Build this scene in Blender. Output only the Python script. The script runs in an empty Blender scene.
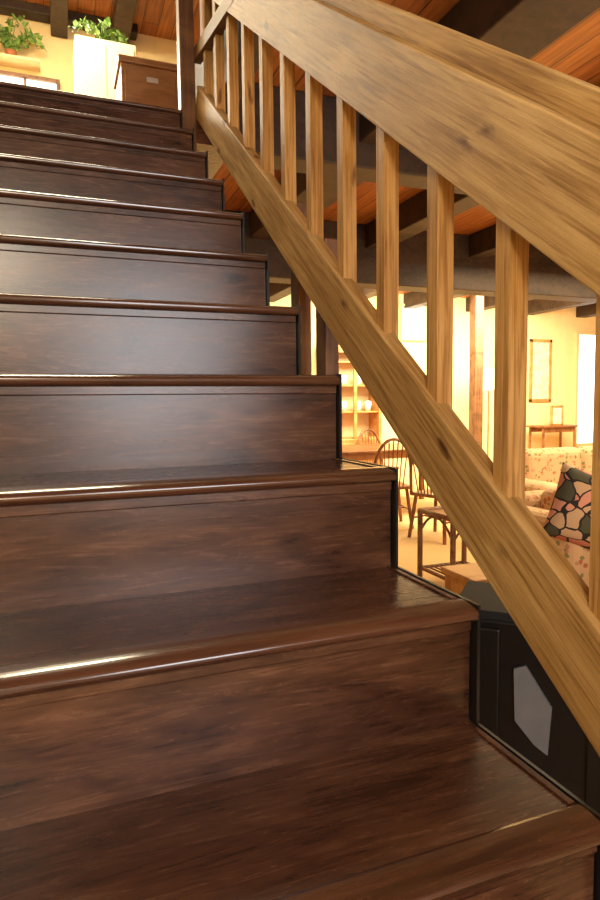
import bpy, bmesh, math, random
from mathutils import Vector, Matrix
random.seed(4)
R=0.18; T=0.238; OV=0.02
CAM=Vector((-0.5627,-0.2558,0.6652)); FPX=619.3
FL=-0.72
scn=bpy.context.scene
scn.view_settings.view_transform='Standard'
# ---------------- materials ----------------
def new_mat(name):
    m=bpy.data.materials.new(name); m.use_nodes=True
    return m,m.node_tree.nodes,m.node_tree.links,m.node_tree.nodes['Principled BSDF']
def plain(name,col,rough=.6,metal=0,emis=None,es=0,noise=0.08,nscale=12,coat=0):
    m,n,l,b=new_mat(name)
    tc=n.new('ShaderNodeTexCoord');ns=n.new('ShaderNodeTexNoise');ns.inputs['Scale'].default_value=nscale;ns.inputs['Detail'].default_value=4
    l.new(tc.outputs['Object'],ns.inputs['Vector'])
    r=n.new('ShaderNodeValToRGB');l.new(ns.outputs['Fac'],r.inputs['Fac'])
    r.color_ramp.elements[0].position=.3;r.color_ramp.elements[1].position=.7
    r.color_ramp.elements[0].color=(*[c*(1-noise) for c in col],1);r.color_ramp.elements[1].color=(*[min(1,c*(1+noise)) for c in col],1)
    l.new(r.outputs['Color'],b.inputs['Base Color'])
    b.inputs['Roughness'].default_value=rough;b.inputs['Metallic'].default_value=metal;b.inputs['Coat Weight'].default_value=coat
    if emis: b.inputs['Emission Color'].default_value=(*emis,1);b.inputs['Emission Strength'].default_value=es
    return m
def wood(name,cols,stretch=(1.2,14,14),rough=.35,rvar=.12,bump=.05,knots=True,big=(.8,3,3),spec=.5,ps=(.36,.46,.54,.64),mixf=.45,dist=.9,knot_col=(.25,.2,.18),kscale=(1.6,5.5,5.5),kr_=(.03,.11),fine=None,fdark=(.5,.45,.4),stain=None,ff=.8,sdark=(.66,.58,.48)):
    m,n,l,b=new_mat(name)
    tc=n.new('ShaderNodeTexCoord')
    add=n.new('ShaderNodeVectorMath');add.operation='ADD'
    oi=n.new('ShaderNodeObjectInfo');mul=n.new('ShaderNodeMath');mul.operation='MULTIPLY';mul.inputs[1].default_value=37.0
    l.new(oi.outputs['Random'],mul.inputs[0]);l.new(tc.outputs['Object'],add.inputs[0]);l.new(mul.outputs[0],add.inputs[1])
    def mapped(s):
        mp=n.new('ShaderNodeMapping');mp.inputs['Scale'].default_value=s;l.new(add.outputs[0],mp.inputs['Vector']);return mp
    m1=mapped(stretch);n1=n.new('ShaderNodeTexNoise');n1.inputs['Scale'].default_value=2.2;n1.inputs['Detail'].default_value=12;n1.inputs['Roughness'].default_value=.7;n1.inputs['Distortion'].default_value=dist
    l.new(m1.outputs[0],n1.inputs['Vector'])
    m2=mapped(big);n2=n.new('ShaderNodeTexNoise');n2.inputs['Scale'].default_value=1.8;n2.inputs['Detail'].default_value=6;n2.inputs['Distortion'].default_value=1.2
    l.new(m2.outputs[0],n2.inputs['Vector'])
    mx=n.new('ShaderNodeMix');mx.data_type='FLOAT';mx.inputs[0].default_value=mixf
    l.new(n1.outputs['Fac'],mx.inputs[2]);l.new(n2.outputs['Fac'],mx.inputs[3])
    r=n.new('ShaderNodeValToRGB');l.new(mx.outputs[0],r.inputs['Fac'])
    els=r.color_ramp.elements
    while len(els)<len(cols): els.new(.5)
    for e,p,c in zip(els,ps,cols): e.position=p;e.color=(*c,1)
    out=r.outputs['Color']
    def mult(out,src,f):
        m5=n.new('ShaderNodeMix');m5.data_type='RGBA';m5.blend_type='MULTIPLY';m5.inputs[0].default_value=f
        l.new(out,m5.inputs[6]);l.new(src,m5.inputs[7]);return m5.outputs[2]
    if fine:
        m4=mapped(fine);n4=n.new('ShaderNodeTexNoise');n4.inputs['Scale'].default_value=2.0;n4.inputs['Detail'].default_value=3;n4.inputs['Roughness'].default_value=.5;n4.inputs['Distortion'].default_value=.3
        l.new(m4.outputs[0],n4.inputs['Vector'])
        fr=n.new('ShaderNodeValToRGB');fr.color_ramp.elements[0].position=.38;fr.color_ramp.elements[0].color=(*fdark,1);fr.color_ramp.elements[1].position=.5;fr.color_ramp.elements[1].color=(1,1,1,1)
        l.new(n4.outputs['Fac'],fr.inputs['Fac']);out=mult(out,fr.outputs['Color'],ff)
    if stain:
        m6=mapped(stain);n6=n.new('ShaderNodeTexNoise');n6.inputs['Scale'].default_value=1.5;n6.inputs['Detail'].default_value=5
        l.new(m6.outputs[0],n6.inputs['Vector'])
        sr=n.new('ShaderNodeValToRGB');sr.color_ramp.elements[0].position=.34;sr.color_ramp.elements[0].color=(*sdark,1);sr.color_ramp.elements[1].position=.58;sr.color_ramp.elements[1].color=(1,1,1,1)
        l.new(n6.outputs['Fac'],sr.inputs['Fac']);out=mult(out,sr.outputs['Color'],.9)
    if knots:
        m3=mapped(kscale);v=n.new('ShaderNodeTexVoronoi');v.inputs['Scale'].default_value=1.3
        nd=n.new('ShaderNodeTexNoise');nd.inputs['Scale'].default_value=4
        l.new(m3.outputs[0],nd.inputs['Vector'])
        va=n.new('ShaderNodeVectorMath');va.operation='MULTIPLY_ADD';va.inputs[1].default_value=(.22,.22,.22)
        l.new(nd.outputs['Color'],va.inputs[0]);l.new(m3.outputs[0],va.inputs[2]);l.new(va.outputs[0],v.inputs['Vector'])
        kr=n.new('ShaderNodeValToRGB');kr.color_ramp.elements[0].position=kr_[0];kr.color_ramp.elements[0].color=(*knot_col,1);kr.color_ramp.elements[1].position=kr_[1];kr.color_ramp.elements[1].color=(1,1,1,1)
        l.new(v.outputs['Distance'],kr.inputs['Fac']);out=mult(out,kr.outputs['Color'],.9)
    l.new(out,b.inputs['Base Color'])
    mr=n.new('ShaderNodeMapRange');mr.inputs[3].default_value=rough-rvar/2;mr.inputs[4].default_value=rough+rvar/2;l.new(n1.outputs['Fac'],mr.inputs[0]);l.new(mr.outputs[0],b.inputs['Roughness'])
    bp=n.new('ShaderNodeBump');bp.inputs['Strength'].default_value=bump;bp.inputs['Distance'].default_value=.01;l.new(n1.outputs['Fac'],bp.inputs['Height']);l.new(bp.outputs[0],b.inputs['Normal'])
    b.inputs['Specular IOR Level'].default_value=spec
    return m
M={}
M['step']=wood('dark_laminate',[(.030,.0105,.006),(.066,.0255,.0135),(.102,.042,.0215),(.155,.071,.038)],stretch=(2.4,22,22),rough=.27,rvar=.06,knots=True,bump=.02,ps=(.35,.45,.55,.65),big=(2.0,6,6),kscale=(1.9,6,6),dist=1.8,mixf=.5,fine=(9,110,110),kr_=(.04,.13),fdark=(.5,.45,.43),ff=.55,stain=(1.2,3,3),sdark=(.62,.56,.54))
M['nose']=wood('dark_nosing_wood',[(.035,.014,.008),(.062,.024,.013),(.09,.036,.02)],stretch=(2,34,34),rough=.18,rvar=.05,knots=False,bump=.0,spec=.9)
M['pine']=wood('golden_pine',[(.36,.205,.070),(.50,.315,.120),(.59,.39,.165),(.66,.455,.21)],stretch=(.9,40,40),rough=.52,bump=.25,big=(1.0,10,10),spec=.3,kscale=(3.6,8.5,8.5),knot_col=(.22,.12,.08),kr_=(.08,.17),ps=(.36,.46,.54,.64),mixf=.35,fine=(3,70,70),fdark=(.64,.55,.43),stain=(1.6,5,5))
M['pinev']=wood('golden_pine_vertical',[(.37,.185,.055),(.50,.28,.090),(.60,.365,.14)],stretch=(40,40,.9),rough=.52,bump=.2,knots=True,big=(9,9,.8),spec=.3,kscale=(8.5,8.5,3.0),knot_col=(.26,.15,.10),kr_=(.08,.16),mixf=.35,fine=(70,70,3),fdark=(.64,.55,.43),stain=(3,3,2))
M['beam']=wood('dark_beam_wood',[(.016,.008,.005),(.032,.017,.009),(.052,.028,.015)],stretch=(9,9,9),rough=.6,knots=False)
M['newel']=wood('brown_post_wood',[(.06,.022,.008),(.13,.055,.02),(.2,.09,.035)],stretch=(16,16,1),rough=.45,knots=False)
M['cherry']=wood('brown_furniture_wood',[(.10,.03,.01),(.2,.07,.02),(.3,.12,.04)],stretch=(8,8,2),rough=.3,knots=False)
M['honey']=wood('honey_oak',[(.36,.15,.035),(.50,.23,.06),(.60,.31,.10)],stretch=(10,10,2),rough=.35,knots=False)
M['rattan']=wood('rattan_wood',[(.12,.045,.016),(.20,.085,.03),(.28,.13,.045)],stretch=(10,10,10),rough=.4,knots=False)
M['black']=plain('black_paint',(.006,.006,.007),.35)
M['lacquer']=plain('black_lacquer',(.006,.006,.007),.35,noise=.3,nscale=30)
M['blacktop']=plain('black_matte_top',(.007,.007,.008),.8)
M['greyglass']=plain('pale_grey_panel',(.20,.21,.22),.2)
M['cream']=plain('cream_wall_paint',(.92,.72,.38),.8,noise=.04)
M['cream2']=plain('cream_cabinet_paint',(.80,.61,.33),.5,noise=.04)
M['carpet']=plain('beige_carpet',(.70,.46,.20),.95,noise=.15,nscale=80)
M['white']=plain('white_fabric',(.6,.6,.62),.8)
M['brass']=plain('brass',(.6,.4,.15),.3,metal=1)
M['shade']=plain('lamp_shade_fabric',(.85,.75,.55),.8,emis=(1,.75,.4),es=1.0)
M['leaf']=plain('ivy_leaf',(.16,.28,.06),.5,noise=.5,nscale=20)
M['terra']=plain('terracotta',(.35,.12,.05),.8)
M['china']=plain('white_china',(.8,.78,.7),.2)
M['paper']=plain('print_paper',(.75,.68,.5),.7,noise=.35,nscale=9)
M['sky']=plain('daylight_glass',(.8,.9,1),.3,emis=(.82,.93,1.0),es=3.4,noise=.1,nscale=3)
M['skyw']=plain('warm_daylight_glass',(1,.95,.8),.3,emis=(1,.93,.70),es=3.6,noise=.1,nscale=3)
M['card']=wood('brown_box_wood',[(.24,.10,.035),(.32,.15,.06),(.40,.20,.085)],stretch=(1.5,20,20),rough=.5,knots=False)
def planks(name,cols,w=.14,axis='y',rough=.4):
    m,n,l,b=new_mat(name)
    tc=n.new('ShaderNodeTexCoord');mp=n.new('ShaderNodeMapping')
    if axis=='x': mp.inputs['Rotation'].default_value=(0,0,math.pi/2)
    l.new(tc.outputs['Object'],mp.inputs['Vector'])
    br=n.new('ShaderNodeTexBrick');br.inputs['Scale'].default_value=1;br.inputs['Brick Width'].default_value=2.2;br.inputs['Row Height'].default_value=w;br.inputs['Mortar Size'].default_value=.004
    br.inputs['Color1'].default_value=(*cols[0],1);br.inputs['Color2'].default_value=(*cols[1],1);br.inputs['Mortar'].default_value=(cols[0][0]*.15,cols[0][1]*.12,cols[0][2]*.1,1)
    l.new(mp.outputs[0],br.inputs['Vector'])
    ns=n.new('ShaderNodeTexNoise');ns.inputs['Scale'].default_value=3;ns.inputs['Detail'].default_value=7
    m2=n.new('ShaderNodeMapping');m2.inputs['Scale'].default_value=(1,12,12);l.new(mp.outputs[0],m2.inputs['Vector']);l.new(m2.outputs[0],ns.inputs['Vector'])
    rr=n.new('ShaderNodeValToRGB');rr.color_ramp.elements[0].color=(.5,.42,.35,1);rr.color_ramp.elements[0].position=.3;rr.color_ramp.elements[1].color=(1,1,1,1);rr.color_ramp.elements[1].position=.65
    l.new(ns.outputs['Fac'],rr.inputs['Fac'])
    mm=n.new('ShaderNodeMix');mm.data_type='RGBA';mm.blend_type='MULTIPLY';mm.inputs[0].default_value=1
    l.new(br.outputs['Color'],mm.inputs[6]);l.new(rr.outputs['Color'],mm.inputs[7]);l.new(mm.outputs[2],b.inputs['Base Color'])
    b.inputs['Roughness'].default_value=rough
    return m
M['ceil']=planks('orange_ceiling_planks',[(.52,.20,.045),(.42,.14,.032)],.14,'x')
M['panel']=planks('brown_wall_panel',[(.16,.07,.028),(.12,.05,.02)],.16,'y')
def floral(name,base,accents,scale,vor=False):
    m,n,l,b=new_mat(name)
    tc=n.new('ShaderNodeTexCoord')
    nd=n.new('ShaderNodeTexNoise');nd.inputs['Scale'].default_value=scale*.6
    l.new(tc.outputs['Object'],nd.inputs['Vector'])
    va=n.new('ShaderNodeVectorMath');va.operation='MULTIPLY_ADD';va.inputs[1].default_value=(1.2/scale,)*3
    l.new(nd.outputs['Color'],va.inputs[0]);l.new(tc.outputs['Object'],va.inputs[2])
    v=n.new('ShaderNodeTexVoronoi');v.inputs['Scale'].default_value=scale
    l.new(va.outputs[0],v.inputs['Vector'])
    sp=n.new('ShaderNodeSeparateColor');l.new(v.outputs['Color'],sp.inputs[0])
    r=n.new('ShaderNodeValToRGB');r.color_ramp.interpolation='CONSTANT'
    els=r.color_ramp.elements
    cs=[base]+accents
    while len(els)<len(cs): els.new(.5)
    for i,(e,c) in enumerate(zip(els,cs)): e.position=i/len(cs);e.color=(*c,1)
    l.new(sp.outputs[0],r.inputs['Fac'])
    if vor:
        v2=n.new('ShaderNodeTexVoronoi');v2.feature='DISTANCE_TO_EDGE';v2.inputs['Scale'].default_value=scale;l.new(va.outputs[0],v2.inputs['Vector'])
        k=n.new('ShaderNodeMath');k.operation='GREATER_THAN';k.inputs[1].default_value=.05;l.new(v2.outputs['Distance'],k.inputs[0])
        mm=n.new('ShaderNodeMix');mm.data_type='RGBA';mm.inputs[6].default_value=(.01,.01,.01,1);l.new(k.outputs[0],mm.inputs[0]);l.new(r.outputs['Color'],mm.inputs[7])
    else:
        k=n.new('ShaderNodeMath');k.operation='LESS_THAN';k.inputs[1].default_value=.42;l.new(v.outputs['Distance'],k.inputs[0])
        mm=n.new('ShaderNodeMix');mm.data_type='RGBA';mm.inputs[6].default_value=(*base,1);l.new(k.outputs[0],mm.inputs[0]);l.new(r.outputs['Color'],mm.inputs[7])
    l.new(mm.outputs[2],b.inputs['Base Color']);b.inputs['Roughness'].default_value=.85
    return m
M['floral']=floral('floral_upholstery',(.66,.45,.25),[(.66,.45,.25),(.48,.17,.08),(.26,.25,.09),(.55,.3,.16)],26)
M['tropical']=floral('tropical_print_fabric',(.50,.19,.13),[(.55,.26,.19),(.06,.06,.035),(.48,.33,.20),(.50,.15,.11)],9,True)
# ---------------- geometry helpers ----------------
def link(o,parent=None):
    scn.collection.objects.link(o)
    if parent is not None: o.parent=parent
    return o
def group(name):
    e=bpy.data.objects.new(name,None);scn.collection.objects.link(e);return e
def mesh_obj(name,verts,faces,mat,parent=None,bevel=0,segs=2,smooth=False):
    me=bpy.data.meshes.new(name);me.from_pydata(verts,[],faces);me.update()
    bm=bmesh.new();bm.from_mesh(me);bmesh.ops.recalc_face_normals(bm,faces=bm.faces);bm.to_mesh(me);bm.free()
    if smooth:
        for p in me.polygons:p.use_smooth=True
    o=bpy.data.objects.new(name,me);me.materials.append(mat);link(o,parent)
    if bevel:
        b=o.modifiers.new('bevel','BEVEL');b.width=bevel;b.segments=segs;b.limit_method='ANGLE'
    return o
def box(name,x0,x1,y0,y1,z0,z1,mat,parent=None,bevel=0,segs=2,rotz=0):
    cx,cy,cz=(x0+x1)/2,(y0+y1)/2,(z0+z1)/2;a,b_,c=(x1-x0)/2,(y1-y0)/2,(z1-z0)/2
    v=[(sx*a,sy*b_,sz*c) for sx in(-1,1) for sy in(-1,1) for sz in(-1,1)]
    f=[(0,1,3,2),(4,6,7,5),(0,4,5,1),(2,3,7,6),(0,2,6,4),(1,5,7,3)]
    o=mesh_obj(name,v,f,mat,parent,bevel,segs);o.location=(cx,cy,cz);o.rotation_euler=(0,0,rotz);return o
def extrude_x(name,prof,x0,x1,mat,parent=None,bevel=0,smooth=False):
    n=len(prof);v=[(x0,y,z) for y,z in prof]+[(x1,y,z) for y,z in prof]
    f=[(i,(i+1)%n,n+(i+1)%n,n+i) for i in range(n)]+[tuple(range(n-1,-1,-1)),tuple(range(n,2*n))]
    return mesh_obj(name,v,f,mat,parent,bevel,smooth=smooth)
def extrude_y(name,prof,y0,y1,mat,parent=None,bevel=0):
    n=len(prof);v=[(x,y0,z) for x,z in prof]+[(x,y1,z) for x,z in prof]
    f=[(i,(i+1)%n,n+(i+1)%n,n+i) for i in range(n)]+[tuple(range(n-1,-1,-1)),tuple(range(n,2*n))]
    return mesh_obj(name,v,f,mat,parent,bevel)
def tube(name,pts,rad,mat,parent=None,cyc=False):
    cu=bpy.data.curves.new(name,'CURVE');cu.dimensions='3D';cu.bevel_depth=rad;cu.bevel_resolution=3;cu.use_fill_caps=True
    s=cu.splines.new('POLY');s.points.add(len(pts)-1);s.use_cyclic_u=cyc
    for p,q in zip(s.points,pts): p.co=(*q,1)
    cu.materials.append(mat);o=bpy.data.objects.new(name,cu);link(o,parent);return o
def lathe(name,prof,loc,mat,parent=None,seg=32):
    v=[];f=[]
    for r,z in prof:
        for i in range(seg):
            a=2*math.pi*i/seg;v.append((loc[0]+r*math.cos(a),loc[1]+r*math.sin(a),loc[2]+z))
    for j in range(len(prof)-1):
        for i in range(seg):
            f.append((j*seg+i,j*seg+(i+1)%seg,(j+1)*seg+(i+1)%seg,(j+1)*seg+i))
    return mesh_obj(name,v,f,mat,parent,smooth=True)
# ---------------- staircase ----------------
st=group('staircase')
XL,XR=-1.28,0.0
KMIN,KTOP=-3,11
for k in range(KMIN,KTOP+1):
    y0=k*T;z=k*R
    tag=f'{k-KMIN+1}'
    back=(k+1)*T+OV if k<KTOP else 6.0
    if k<KTOP:
        box('tread_'+tag,XL,XR-.003,y0+.046,back,z-.028,z,M['step'],st)
    prof=[(y0+.048,z-.02),(y0+.048,z+.001)]
    for i in range(13):
        a=math.pi/2+math.pi/2*i/12
        prof.append((y0+.042+.042*math.cos(a),z-.009+.0125*math.sin(a)))
    for i in range(1,7):
        a=math.pi+math.pi/2*i/6
        prof.append((y0+.012+.012*math.cos(a),z-.009+.012*math.sin(a)))
    prof.append((y0+.03,z-.0212))
    extrude_x('nosing_'+tag,prof,XL,XR-.001,M['nose'],st,smooth=False)
    box('riser_'+tag,XL,XR-.002,y0+OV,y0+OV+.014,z-R,z-.02,M['step'],st)
    box('nosing_molding_'+tag,XL,XR-.002,y0+OV-.005,y0+OV,z-.038,z-.02,M['step'],st,bevel=.002)
    box('tread_edge_trim_'+tag,XR-.012,XR-.002,y0+.050,min(back,(k+1)*T+OV),z,z+.0025,M['nose'],st,bevel=.001)
prof=[]
for k in range(KMIN,KTOP+1):
    prof.append((k*T+.004,(k-1)*R+.004));prof.append((k*T+.004,k*R+.004))
prof.append(((KTOP+1)*T,KTOP*R+.004));prof.append(((KTOP+1)*T,KTOP*R-.34))
prof.append((KMIN*T+.35,FL));prof.append((KMIN*T+.004,FL))
extrude_x('black_stringer',prof,XR,XR+.005,M['black'],st)
# ---------------- railing ----------------
rl=group('stair_railing')
D=Vector((0,T,R)).normalized();N=Vector((0,-D.z,D.y))
def slope_board(name,dx0,dx1,dn0,dn1,s0,s1,mat,parent,bevel=.005):
    L=s1-s0;h=dn1-dn0;w=dx1-dx0
    o=box(name,-L/2,L/2,-w/2,w/2,-h/2,h/2,mat,parent,bevel)
    c=CAM+Vector(((dx0+dx1)/2,0,0))+D*((s0+s1)/2)+N*((dn0+dn1)/2)
    m=Matrix((( D.x,-1,N.x,c.x),(D.y,0,N.y,c.y),(D.z,0,N.z,c.z),(0,0,0,1)))
    o.matrix_basis=m;return o
slope_board('bottom_rail',.64,.678,-.725,-.595,-.9,3.16,M['pine'],rl,.003)
slope_board('top_rail_face',.64,.678,-.262,-.109,-1.1,3.35,M['pine'],rl,.003)
slope_board('top_rail_backing',.679,.717,-.225,-.068,-1.1,3.35,M['pine'],rl,.003)
bx0,bx1=.652-.5627,.688-.5627
def zat(y,dn):
    s=(y-CAM.y-dn*N.y)/D.y
    return CAM.z+s*D.z+dn*N.z
ys=[-.06,.14,.345,.545,.742,.940,1.14,1.34,1.54,1.74,1.94,2.14,2.34,2.53]
for i,y in enumerate(ys):
    z0=zat(y,-.66);z1=zat(y,-.2)
    box(f'baluster_{i+1}',bx0,bx1,y-.018,y+.018,z0,z1,M['pinev'],rl,.002)
for i,y in enumerate((1.36,1.56)):
    box(f'lower_post_{i+1}',bx0+.04,bx1+.045,y-.035,y+.035,FL,zat(y,-.62),M['newel'],rl,.003)
box('newel_post',.008,.076,2.66,2.73,1.7,3.98,M['newel'],rl,.004)
box('foot_newel_post',.07,.16,-.98,-.89,FL,.75,M['pinev'],rl,.004)
a=Vector((.095,2.0,2.13));b=Vector((.095,2.7,2.26));d=(b-a).normalized();nn=Vector((0,-d.z,d.y));L=(b-a).length
o=box('upper_brace',-L/2,L/2,-.02,.02,-.03,.03,M['newel'],rl,.004);c=(a+b)/2
o.matrix_basis=Matrix(((0,-1,0,c.x),(d.y,0,nn.y,c.y),(d.z,0,nn.z,c.z),(0,0,0,1)))
# ---------------- room shell ----------------
box('floor',-1.4,10,-3.3,8.3,FL-.1,FL,M['carpet'])
box('floor_upper_landing',-1.3,.25,11*T+.05,6.1,11*R-.12,11*R,M['step'])
box('wall_left',-1.4,-1.285,-3.3,6.1,FL,4.2,M['cream'])
box('wall_back',.3,10,8.2,8.3,FL,2.3,M['cream'])
box('wall_right',9.9,10,-3.3,8.2,FL,2.3,M['cream'])
box('wall_front',-1.4,10,-3.4,-3.3,FL,4.2,M['cream'])
box('wall_upper_back',-1.3,1.6,6.0,6.1,1.98,4.2,M['cream'])
box('wall_upper_side',.25,.31,-3.3,3.3,2.3,4.2,M['panel'])
box('ceiling',.25,10,-3.3,8.3,2.3,2.36,M['ceil'])
box('ceiling_upper',-1.4,1.7,-3.3,6.1,4.15,4.2,M['ceil'])
bg=group('ceiling_beams')
for i,x in enumerate((1.03,2.15,3.3,4.45,5.6,6.75,7.9)):
    box(f'joist_{i+1}',x,x+.3 if i==0 else x+.2,-3.2,8.2,2.08,2.3,M['beam'],bg,.008)
box('girder_1',.3,9.9,5.0,5.25,1.76,2.3,M['beam'],bg,.01)
box('girder_2',.3,9.9,2.9,3.1,1.95,2.3,M['beam'],bg,.01)
box('opening_trimmer',.17,.27,-3.2,3.3,2.05,2.45,M['beam'],bg,.008)
ub=group('upper_ceiling_beams')
for i,y in enumerate((2.2,3.4,4.55)):
    box(f'beam_{i+1}',-1.28,1.6,y,y+.16,4.0,4.15,M['beam'],ub,.008)
box('rafter_1',-.50,-.36,4.75,5.99,3.97,4.15,M['beam'],ub,.008)
box('rafter_2',.02,.17,4.75,5.99,3.97,4.15,M['beam'],ub,.008)
box('wall_plate',-1.28,.25,5.85,5.99,4.07,4.15,M['beam'],ub,.008)
box('timber_post',4.86,5.0,6.95,7.09,FL,2.3,M['newel'],None,.008)
# ---------------- windows ----------------
def window(name,x0,x1,y,z0,z1,mat,nx=2,nz=2,frame='cherry',t=.05):
    g=group(name);fm=M[frame]
    box('glass',x0,x1,y-.012,y-.006,z0,z1,mat,g)
    box('frame_left',x0-t,x0,y-.05,y,z0-t,z1+t,fm,g,.004);box('frame_right',x1,x1+t,y-.05,y,z0-t,z1+t,fm,g,.004)
    box('frame_top',x0,x1,y-.05,y,z1,z1+t,fm,g,.004);box('frame_sill',x0,x1,y-.08,y,z0-t,z0,fm,g,.004)
    for i in range(1,nx): 
        x=x0+(x1-x0)*i/nx;box(f'mullion_{i}',x-.012,x+.012,y-.03,y-.012,z0,z1,fm,g)
    for i in range(1,nz):
        z=z0+(z1-z0)*i/nz;box(f'muntin_{i}',x0,x1,y-.03,y-.012,z-.012,z+.012,fm,g)
window('window_1',7.95,9.2,8.2,-.12,1.78,M['sky'],2,1,'cream2',.06)
window('glow_pane',4.42,4.82,8.2,1.62,2.12,M['skyw'],1,1,'cream2',.03)  # glowing pane added to give a bright warm spot on the back wall
window('window_3',-1.25,-.47,6.0,3.40,3.56,M['skyw'],3,1,'newel',.03)
# ---------------- furniture lower room ----------------
cc=group('china_cabinet');x0,x1,yf,yb=3.0,3.86,7.80,8.15
box('base',x0,x1,yf,yb,FL,.12,M['honey'],cc,.01);box('back_panel',x0,x1,yb-.02,yb,.12,1.45,M['cream2'],cc)
for i in range(2):
    xa=x0+.04+i*.4;box(f'base_door_{i+1}',xa,xa+.37,yf-.015,yf,FL+.08,.06,M['honey'],cc,.006)
box('side_left',x0,x0+.05,yf,yb,.12,1.4,M['honey'],cc,.004);box('side_right',x1-.05,x1,yf,yb,.12,1.4,M['honey'],cc,.004)
box('center_stile',(x0+x1)/2-.025,(x0+x1)/2+.025,yf,yf+.03,.12,1.4,M['honey'],cc,.004)
for i,z in enumerate((.12,.5,.88,1.22)): box(f'shelf_{i+1}',x0+.05,x1-.05,yf+.03,yb-.02,z,z+.02,M['honey'],cc)
arc=[(x0-.03,1.36)]+[((x0+x1)/2-(x1-x0+.06)/2*math.cos(math.pi*j/14),1.42+.2*math.sin(math.pi*j/14)) for j in range(15)]+[(x1+.03,1.36)]
extrude_y('arched_pediment',arc,yf-.02,yb,M['honey'],cc)
n_=0
for z in (.52,.9):
    for x in (3.15,3.32,3.55,3.72):
        n_+=1;lathe(f'dish_{n_}',[(.001,.0),(.04,0),(.05,.06),(.06,.12),(.05,.14),(.03,.15)],(x,7.98,z),M['china'],cc,16)
def framed(name,x0,x1,y,z0,z1,b=.04):
    g=group(name)
    box('print',x0+b,x1-b,y-.02,y-.01,z0+b,z1-b,M['paper'],g)
    box('mat_board',x0+b*.5,x1-b*.5,y-.012,y-.004,z0+b*.5,z1-b*.5,M['white'],g)
    for nme,a in (('frame_left',(x0,x0+b,z0,z1)),('frame_right',(x1-b,x1,z0,z1)),('frame_top',(x0,x1,z1-b,z1)),('frame_bottom',(x0,x1,z0,z0+b))):
        box(nme,a[0],a[1],y-.035,y,a[2],a[3],M['honey'],g,.004)
framed('framed_picture',6.9,7.36,8.2,.62,1.68,.05)
framed('photo_frame',6.95,7.2,7.75,.23,.56,.03)
def table(name,cx,cy,w,d,h,mat,leg=.03,apron=.08):
    g=group(name)
    box('top',cx-w/2,cx+w/2,cy-d/2,cy+d/2,FL+h-.03,FL+h,mat,g,.008)
    box('apron_front',cx-w/2+.04,cx+w/2-.04,cy-d/2+.04,cy-d/2+.06,FL+h-.03-apron,FL+h-.03,mat,g)
    box('apron_back',cx-w/2+.04,cx+w/2-.04,cy+d/2-.06,cy+d/2-.04,FL+h-.03-apron,FL+h-.03,mat,g)
    i=0
    for sx in(-1,1):
        for sy in(-1,1):
            i+=1;x=cx+sx*(w/2-.05);y=cy+sy*(d/2-.05)
            tube(f'leg_{i}',[(x,y,FL+h-.03),(x+sx*.01,y+sy*.01,FL+.25),(x+sx*.02,y+sy*.02,FL)],leg,mat,g)
    return g
table('console_table',7.1,7.85,.75,.4,.95,M['cherry'],.022)
table('dining_table',3.25,6.75,1.9,1.0,.80,M['cherry'],.04)
def rattan_table(cx,cy,w,d,h):
    g=group('rattan_side_table');m=M['rattan'];z=FL+h
    box('top_panel',cx-w/2,cx+w/2,cy-d/2,cy+d/2,z-.012,z-.002,M['card'],g,.004)
    rim=[(cx-w/2,cy-d/2,z),(cx+w/2,cy-d/2,z),(cx+w/2,cy+d/2,z),(cx-w/2,cy+d/2,z)]
    tube('top_rim',rim,.02,m,g,True)
    zl=FL+.12;tube('lower_rim',[(p[0],p[1],zl) for p in rim],.013,m,g,True)
    for i in range(9):
        x=cx-w/2+w*(i+.5)/9;tube(f'lower_slat_{i+1}',[(x,cy-d/2,zl),(x,cy+d/2,zl)],.007,m,g)
    for i,p in enumerate(rim): tube(f'leg_{i+1}',[(p[0],p[1],z),(p[0],p[1],FL)],.02,m,g)
    for i in range(4):
        p=Vector(rim[i]);q=Vector(rim[(i+1)%4]);pts=[]
        for j in range(9):
            u=j/8;P=p.lerp(q,u);pts.append((P.x,P.y,z-.02-.14*(abs(2*u-1)**2.2)))
        tube(f'arch_{i+1}',pts,.009,m,g)
rattan_table(2.15,3.52,.40,.42,.56)
def chair(name,cx,cy,rot,mat):
    g=group(name);g.location=(cx,cy,FL);g.rotation_euler=(0,0,rot)
    box('seat',-.22,.22,-.21,.21,.43,.465,mat,g,.012,3)
    i=0
    for sx in(-1,1):
        for sy in(-1,1):
            i+=1;tube(f'leg_{i}',[(sx*.17,sy*.16,.44),(sx*.22,sy*.21,0)],.019,mat,g)
    tube('stretcher_1',[(-.2,-.19,.2),(-.2,.19,.2)],.01,mat,g);tube('stretcher_2',[(.2,-.19,.2),(.2,.19,.2)],.01,mat,g);tube('stretcher_3',[(-.2,0,.2),(.2,0,.2)],.01,mat,g)
    hoop=[(.21*math.cos(a),.19+.07*math.sin(a)*1.0,.46+.52*math.sin(a)**.7) for a in [math.pi*j/16 for j in range(17)]]
    tube('back_hoop',hoop,.017,mat,g)
    for j in range(-3,4):
        x=j*.05;zt=.46+.52*(1-(abs(x)/.21)**2)**.35
        tube(f'spindle_{j+4}',[(x*.8,.19,.46),(x,.255,zt)],.007,mat,g)
chair('dining_chair',2.80,5.75,2.9,M['cherry']);chair('dining_chair',2.98,5.0,1.9,M['cherry']);chair('dining_chair',4.6,6.5,1.6,M['cherry']);chair('dining_chair',3.6,7.45,.1,M['cherry'])
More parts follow.
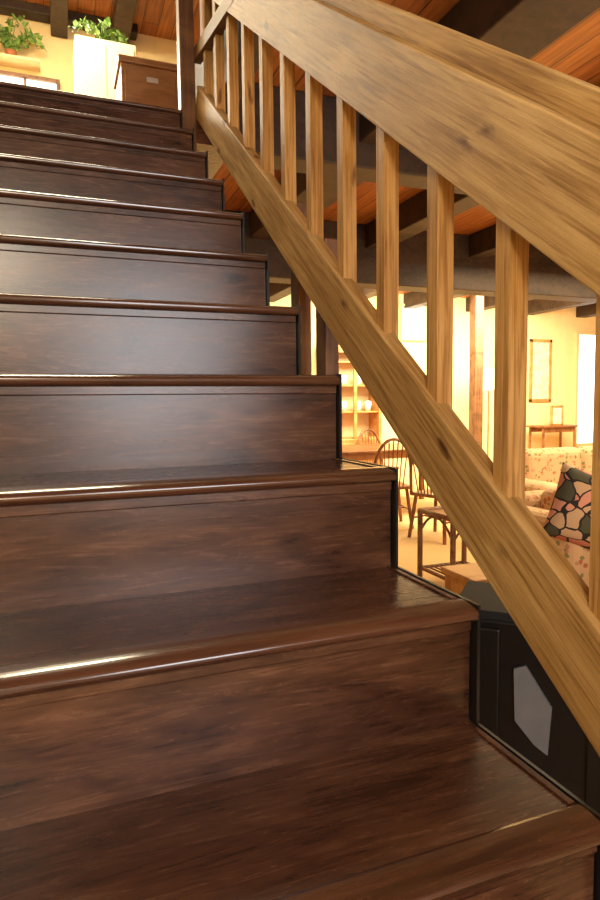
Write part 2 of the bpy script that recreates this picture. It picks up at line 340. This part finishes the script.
def upholstered(name,x0,x1,y0,y1,nseat,hb=.86):
    sf=group(name)
    box('base',x0+.05,x1-.05,y0+.03,y1,FL+.08,FL+.34,M['floral'],sf,.03,3)
    box('back',x0+.1,x1-.1,y1-.24,y1,FL+.2,FL+hb,M['floral'],sf,.08,4)
    box('arm_left',x0,x0+.22,y0,y1-.02,FL+.08,FL+.62,M['floral'],sf,.08,4)
    box('arm_right',x1-.22,x1,y0,y1-.02,FL+.08,FL+.62,M['floral'],sf,.08,4)
    w=(x1-x0-.44)/nseat
    for i in range(nseat):
        xx=x0+.22+i*w;box(f'seat_cushion_{i+1}',xx,xx+w-.005,y0-.02,y1-.2,FL+.34,FL+.46,M['floral'],sf,.05,4)
        box(f'back_cushion_{i+1}',xx,xx+w-.005,y1-.42,y1-.22,FL+.46,FL+hb+.05,M['floral'],sf,.08,4)
    for i,(px,py) in enumerate(((x0+.1,y0+.1),(x1-.1,y0+.1),(x0+.1,y1-.1),(x1-.1,y1-.1))): box(f'foot_{i+1}',px-.03,px+.03,py-.03,py+.03,FL,FL+.08,M['cherry'],sf)
    return sf
upholstered('floral_sofa',3.5,5.4,4.1,5.0,2,.84)
ch_=upholstered('floral_armchair',2.42,3.35,2.7,3.5,1,.70)
def pillow(name,s,th,loc,rot,mat,parent=None):
    n=14;v=[];f=[]
    for side in (1,-1):
        for i in range(n+1):
            for j in range(n+1):
                u=2*i/n-1;w=2*j/n-1
                e=(1-u**4)*(1-w**4)
                k=1-.06*(1-w*w)*abs(u)**3;k2=1-.06*(1-u*u)*abs(w)**3
                v.append((u*s*k,side*th*max(e,0)**.5,w*s*k2))
    m_=(n+1)**2
    for sd in (0,1):
        for i in range(n):
            for j in range(n):
                a=sd*m_+i*(n+1)+j;q=(a,a+1,a+n+2,a+n+1);f.append(q if sd==0 else q[::-1])
    o=mesh_obj(name,v,f,mat,parent,smooth=True)
    me=o.data;bm=bmesh.new();bm.from_mesh(me);bmesh.ops.remove_doubles(bm,verts=bm.verts,dist=.0005);bmesh.ops.recalc_face_normals(bm,faces=bm.faces);bm.to_mesh(me);bm.free()
    o.location=loc;o.rotation_euler=rot;return o
pillow('tropical_print_cushion',.25,.08,(2.57,2.72,-.05),(-.3,.35,math.radians(-30)),M['tropical'],ch_)
fl=group('floor_lamp')
lathe('base',[(.001,.0),(.15,0),(.15,.02),(.02,.04),(.012,.1),(.012,1.6)],(5.6,7.6,FL),M['brass'],fl)
lathe('shade',[(.12,.3),(.22,-.02)],(5.6,7.6,FL+1.55),M['shade'],fl)
bc=group('black_cabinet');bc.location=(.98,1.43,FL);bc.rotation_euler=(0,0,math.radians(-45))
box('body',-.24,.42,-.25,.05,.04,.68,M['lacquer'],bc,.012);box('top',-.25,.44,-.27,.06,.68,.71,M['blacktop'],bc,.006);box('plinth',-.21,.39,-.22,.03,0,.04,M['black'],bc)
box('door_left',-.235,-.10,-.262,-.25,.07,.65,M['lacquer'],bc,.005);box('door_right',.16,.40,-.262,-.25,.07,.65,M['lacquer'],bc,.005)
extrude_y('hexagonal_panel',[(-.055,.53),(-.02,.545),(.06,.42),(.05,.265),(.01,.29),(-.05,.36)],-.262,-.25,M['greyglass'],bc)
wbx=group('wooden_storage_box')
box('body',1.30,1.58,2.20,2.46,FL,-.24,M['honey'],wbx,.006);box('lid',1.285,1.595,2.185,2.475,-.24,-.21,M['honey'],wbx,.006)
# ---------------- upper landing things ----------------
cb=group('cream_cabinet')
box('body',-.34,.12,5.0,5.45,1.98,3.5,M['cream2'],cb,.01)
box('door_left',-.32,-.115,4.98,5.0,2.05,3.46,M['cream2'],cb,.006);box('door_right',-.105,.10,4.98,5.0,2.05,3.46,M['cream2'],cb,.006)
bx=group('brown_wooden_chest')
box('body',-.13,.22,3.8,4.15,1.98,2.74,M['card'],bx,.006);box('lid',-.145,.235,3.785,4.165,2.74,2.78,M['card'],bx,.006);box('drawer_front',-.11,.20,3.79,3.80,2.4,2.70,M['card'],bx,.004)
box('label',.02,.09,3.783,3.79,2.64,2.67,M['white'],bx)
def ivy(name,c,rx,ry,h,nleaf,drop):
    g=group(name)
    lathe('pot',[(.001,0),(.04,0),(.05,.05),(.045,.05),(.04,.04)],c,M['terra'],g,20)
    v=[];f=[]
    stems=[]
    for i in range(12):
        a=2*math.pi*(i+random.uniform(-.4,.4))/12;L=random.uniform(.55,1);stems.append((a,L,random.uniform(.3,1)))
        P=[]
        for j in range(9):
            u=j/8;P.append(Vector((c[0]+rx*L*u*math.cos(a),c[1]+ry*L*u*math.sin(a),c[2]+.05+h*stems[-1][2]*math.sin(u*2.6)-drop*u*u)))
        tube(f'stem_{i+1}',P,.003,M['leaf'],g)
        for j in range(int(nleaf/12)):
            u=random.random();k=min(7,int(u*8));p=P[k].lerp(P[k+1],u*8-k)+Vector([random.uniform(-.025,.025) for _ in range(3)])
            s=random.uniform(.014,.032);rot=Matrix.Rotation(random.uniform(0,6.28),3,'Z')@Matrix.Rotation(random.uniform(-1.4,1.4),3,'X')
            b0=len(v)
            for q in ((0,-1,0),(.7,-.3,.1),(.45,.4,.1),(0,1.1,0),(-.45,.4,.1),(-.7,-.3,.1)): v.append(tuple(p+rot@(Vector(q)*s)))
            f.append(tuple(range(b0,b0+6)))
    mesh_obj('leaves',v,f,M['leaf'],g)
ivy('potted_ivy',(-.1,5.17,3.502),.28,.14,.17,220,-.0)
box('plant_shelf',-1.2,-.6,5.80,5.995,3.64,3.66,M['cream2'],None,.004)
ivy('potted_ivy',(-.83,5.86,3.662),.36,.10,.30,330,.0)
# ---------------- lights ----------------
def area(name,loc,target,sx,sy,power,col):
    l=bpy.data.lights.new(name,'AREA');l.shape='RECTANGLE';l.size=sx;l.size_y=sy;l.energy=power;l.color=col
    o=bpy.data.objects.new(name,l);scn.collection.objects.link(o);o.location=loc
    o.rotation_euler=(Vector(target)-Vector(loc)).to_track_quat('-Z','Y').to_euler();return o
area('window_light_behind',(.25,-3.2,1.1),(-.3,1,.9),1.3,1.7,88,(.90,.95,1))
area('stairwell_fill',(-1.1,-1.7,1.7),(.1,1.2,1.0),.7,.7,50,(1,.87,.66))  # added warm fill from behind-left for risers and rails, no real lamp
area('room_fill',(4.5,3.5,2.0),(4.5,3.5,-1),3,2.5,210,(1,.79,.47))  # added warm fill for the lower room, no fixture hangs here
area('dining_wall_fill',(4.6,6.4,2.0),(4.8,8,0),4,1.2,460,(1,.86,.58))  # fill added to brighten the cream back wall, not a fixture
area('ceiling_fill',(3.5,1.5,.2),(3,2.5,3),2,2,60,(1,.70,.38))  # unseen upward fill added to lift the planks and beams
area('upper_hall_light',(-.6,4.2,3.9),(-.5,4.6,2),1,.6,90,(1,.88,.60))
area('upper_window_light',(-.8,5.5,3.5),(-.4,1.5,1.6),.8,.4,42,(1,.93,.76))
w=bpy.data.worlds.new('world');scn.world=w;w.use_nodes=True
w.node_tree.nodes['Background'].inputs[0].default_value=(1,.85,.65,1);w.node_tree.nodes['Background'].inputs[1].default_value=.3
# ---------------- camera ----------------
yaw,p,roll=.3699,.0775,-.0113
h=Vector((math.sin(yaw),math.cos(yaw),0));Z=Vector((0,0,1))
F=h*math.cos(p)-Z*math.sin(p);U=h*math.sin(p)+Z*math.cos(p);Rt=Vector((math.cos(yaw),-math.sin(yaw),0))
c,s=math.cos(roll),math.sin(roll);R2=Rt*c+U*s;U2=U*c-Rt*s
cd=bpy.data.cameras.new('camera');co=bpy.data.objects.new('camera',cd);scn.collection.objects.link(co)
cd.sensor_fit='VERTICAL';cd.sensor_height=36;cd.lens=36*FPX/900;cd.clip_start=.01
co.matrix_world=Matrix(((R2.x,U2.x,-F.x,CAM.x),(R2.y,U2.y,-F.y,CAM.y),(R2.z,U2.z,-F.z,CAM.z),(0,0,0,1)))
scn.camera=co
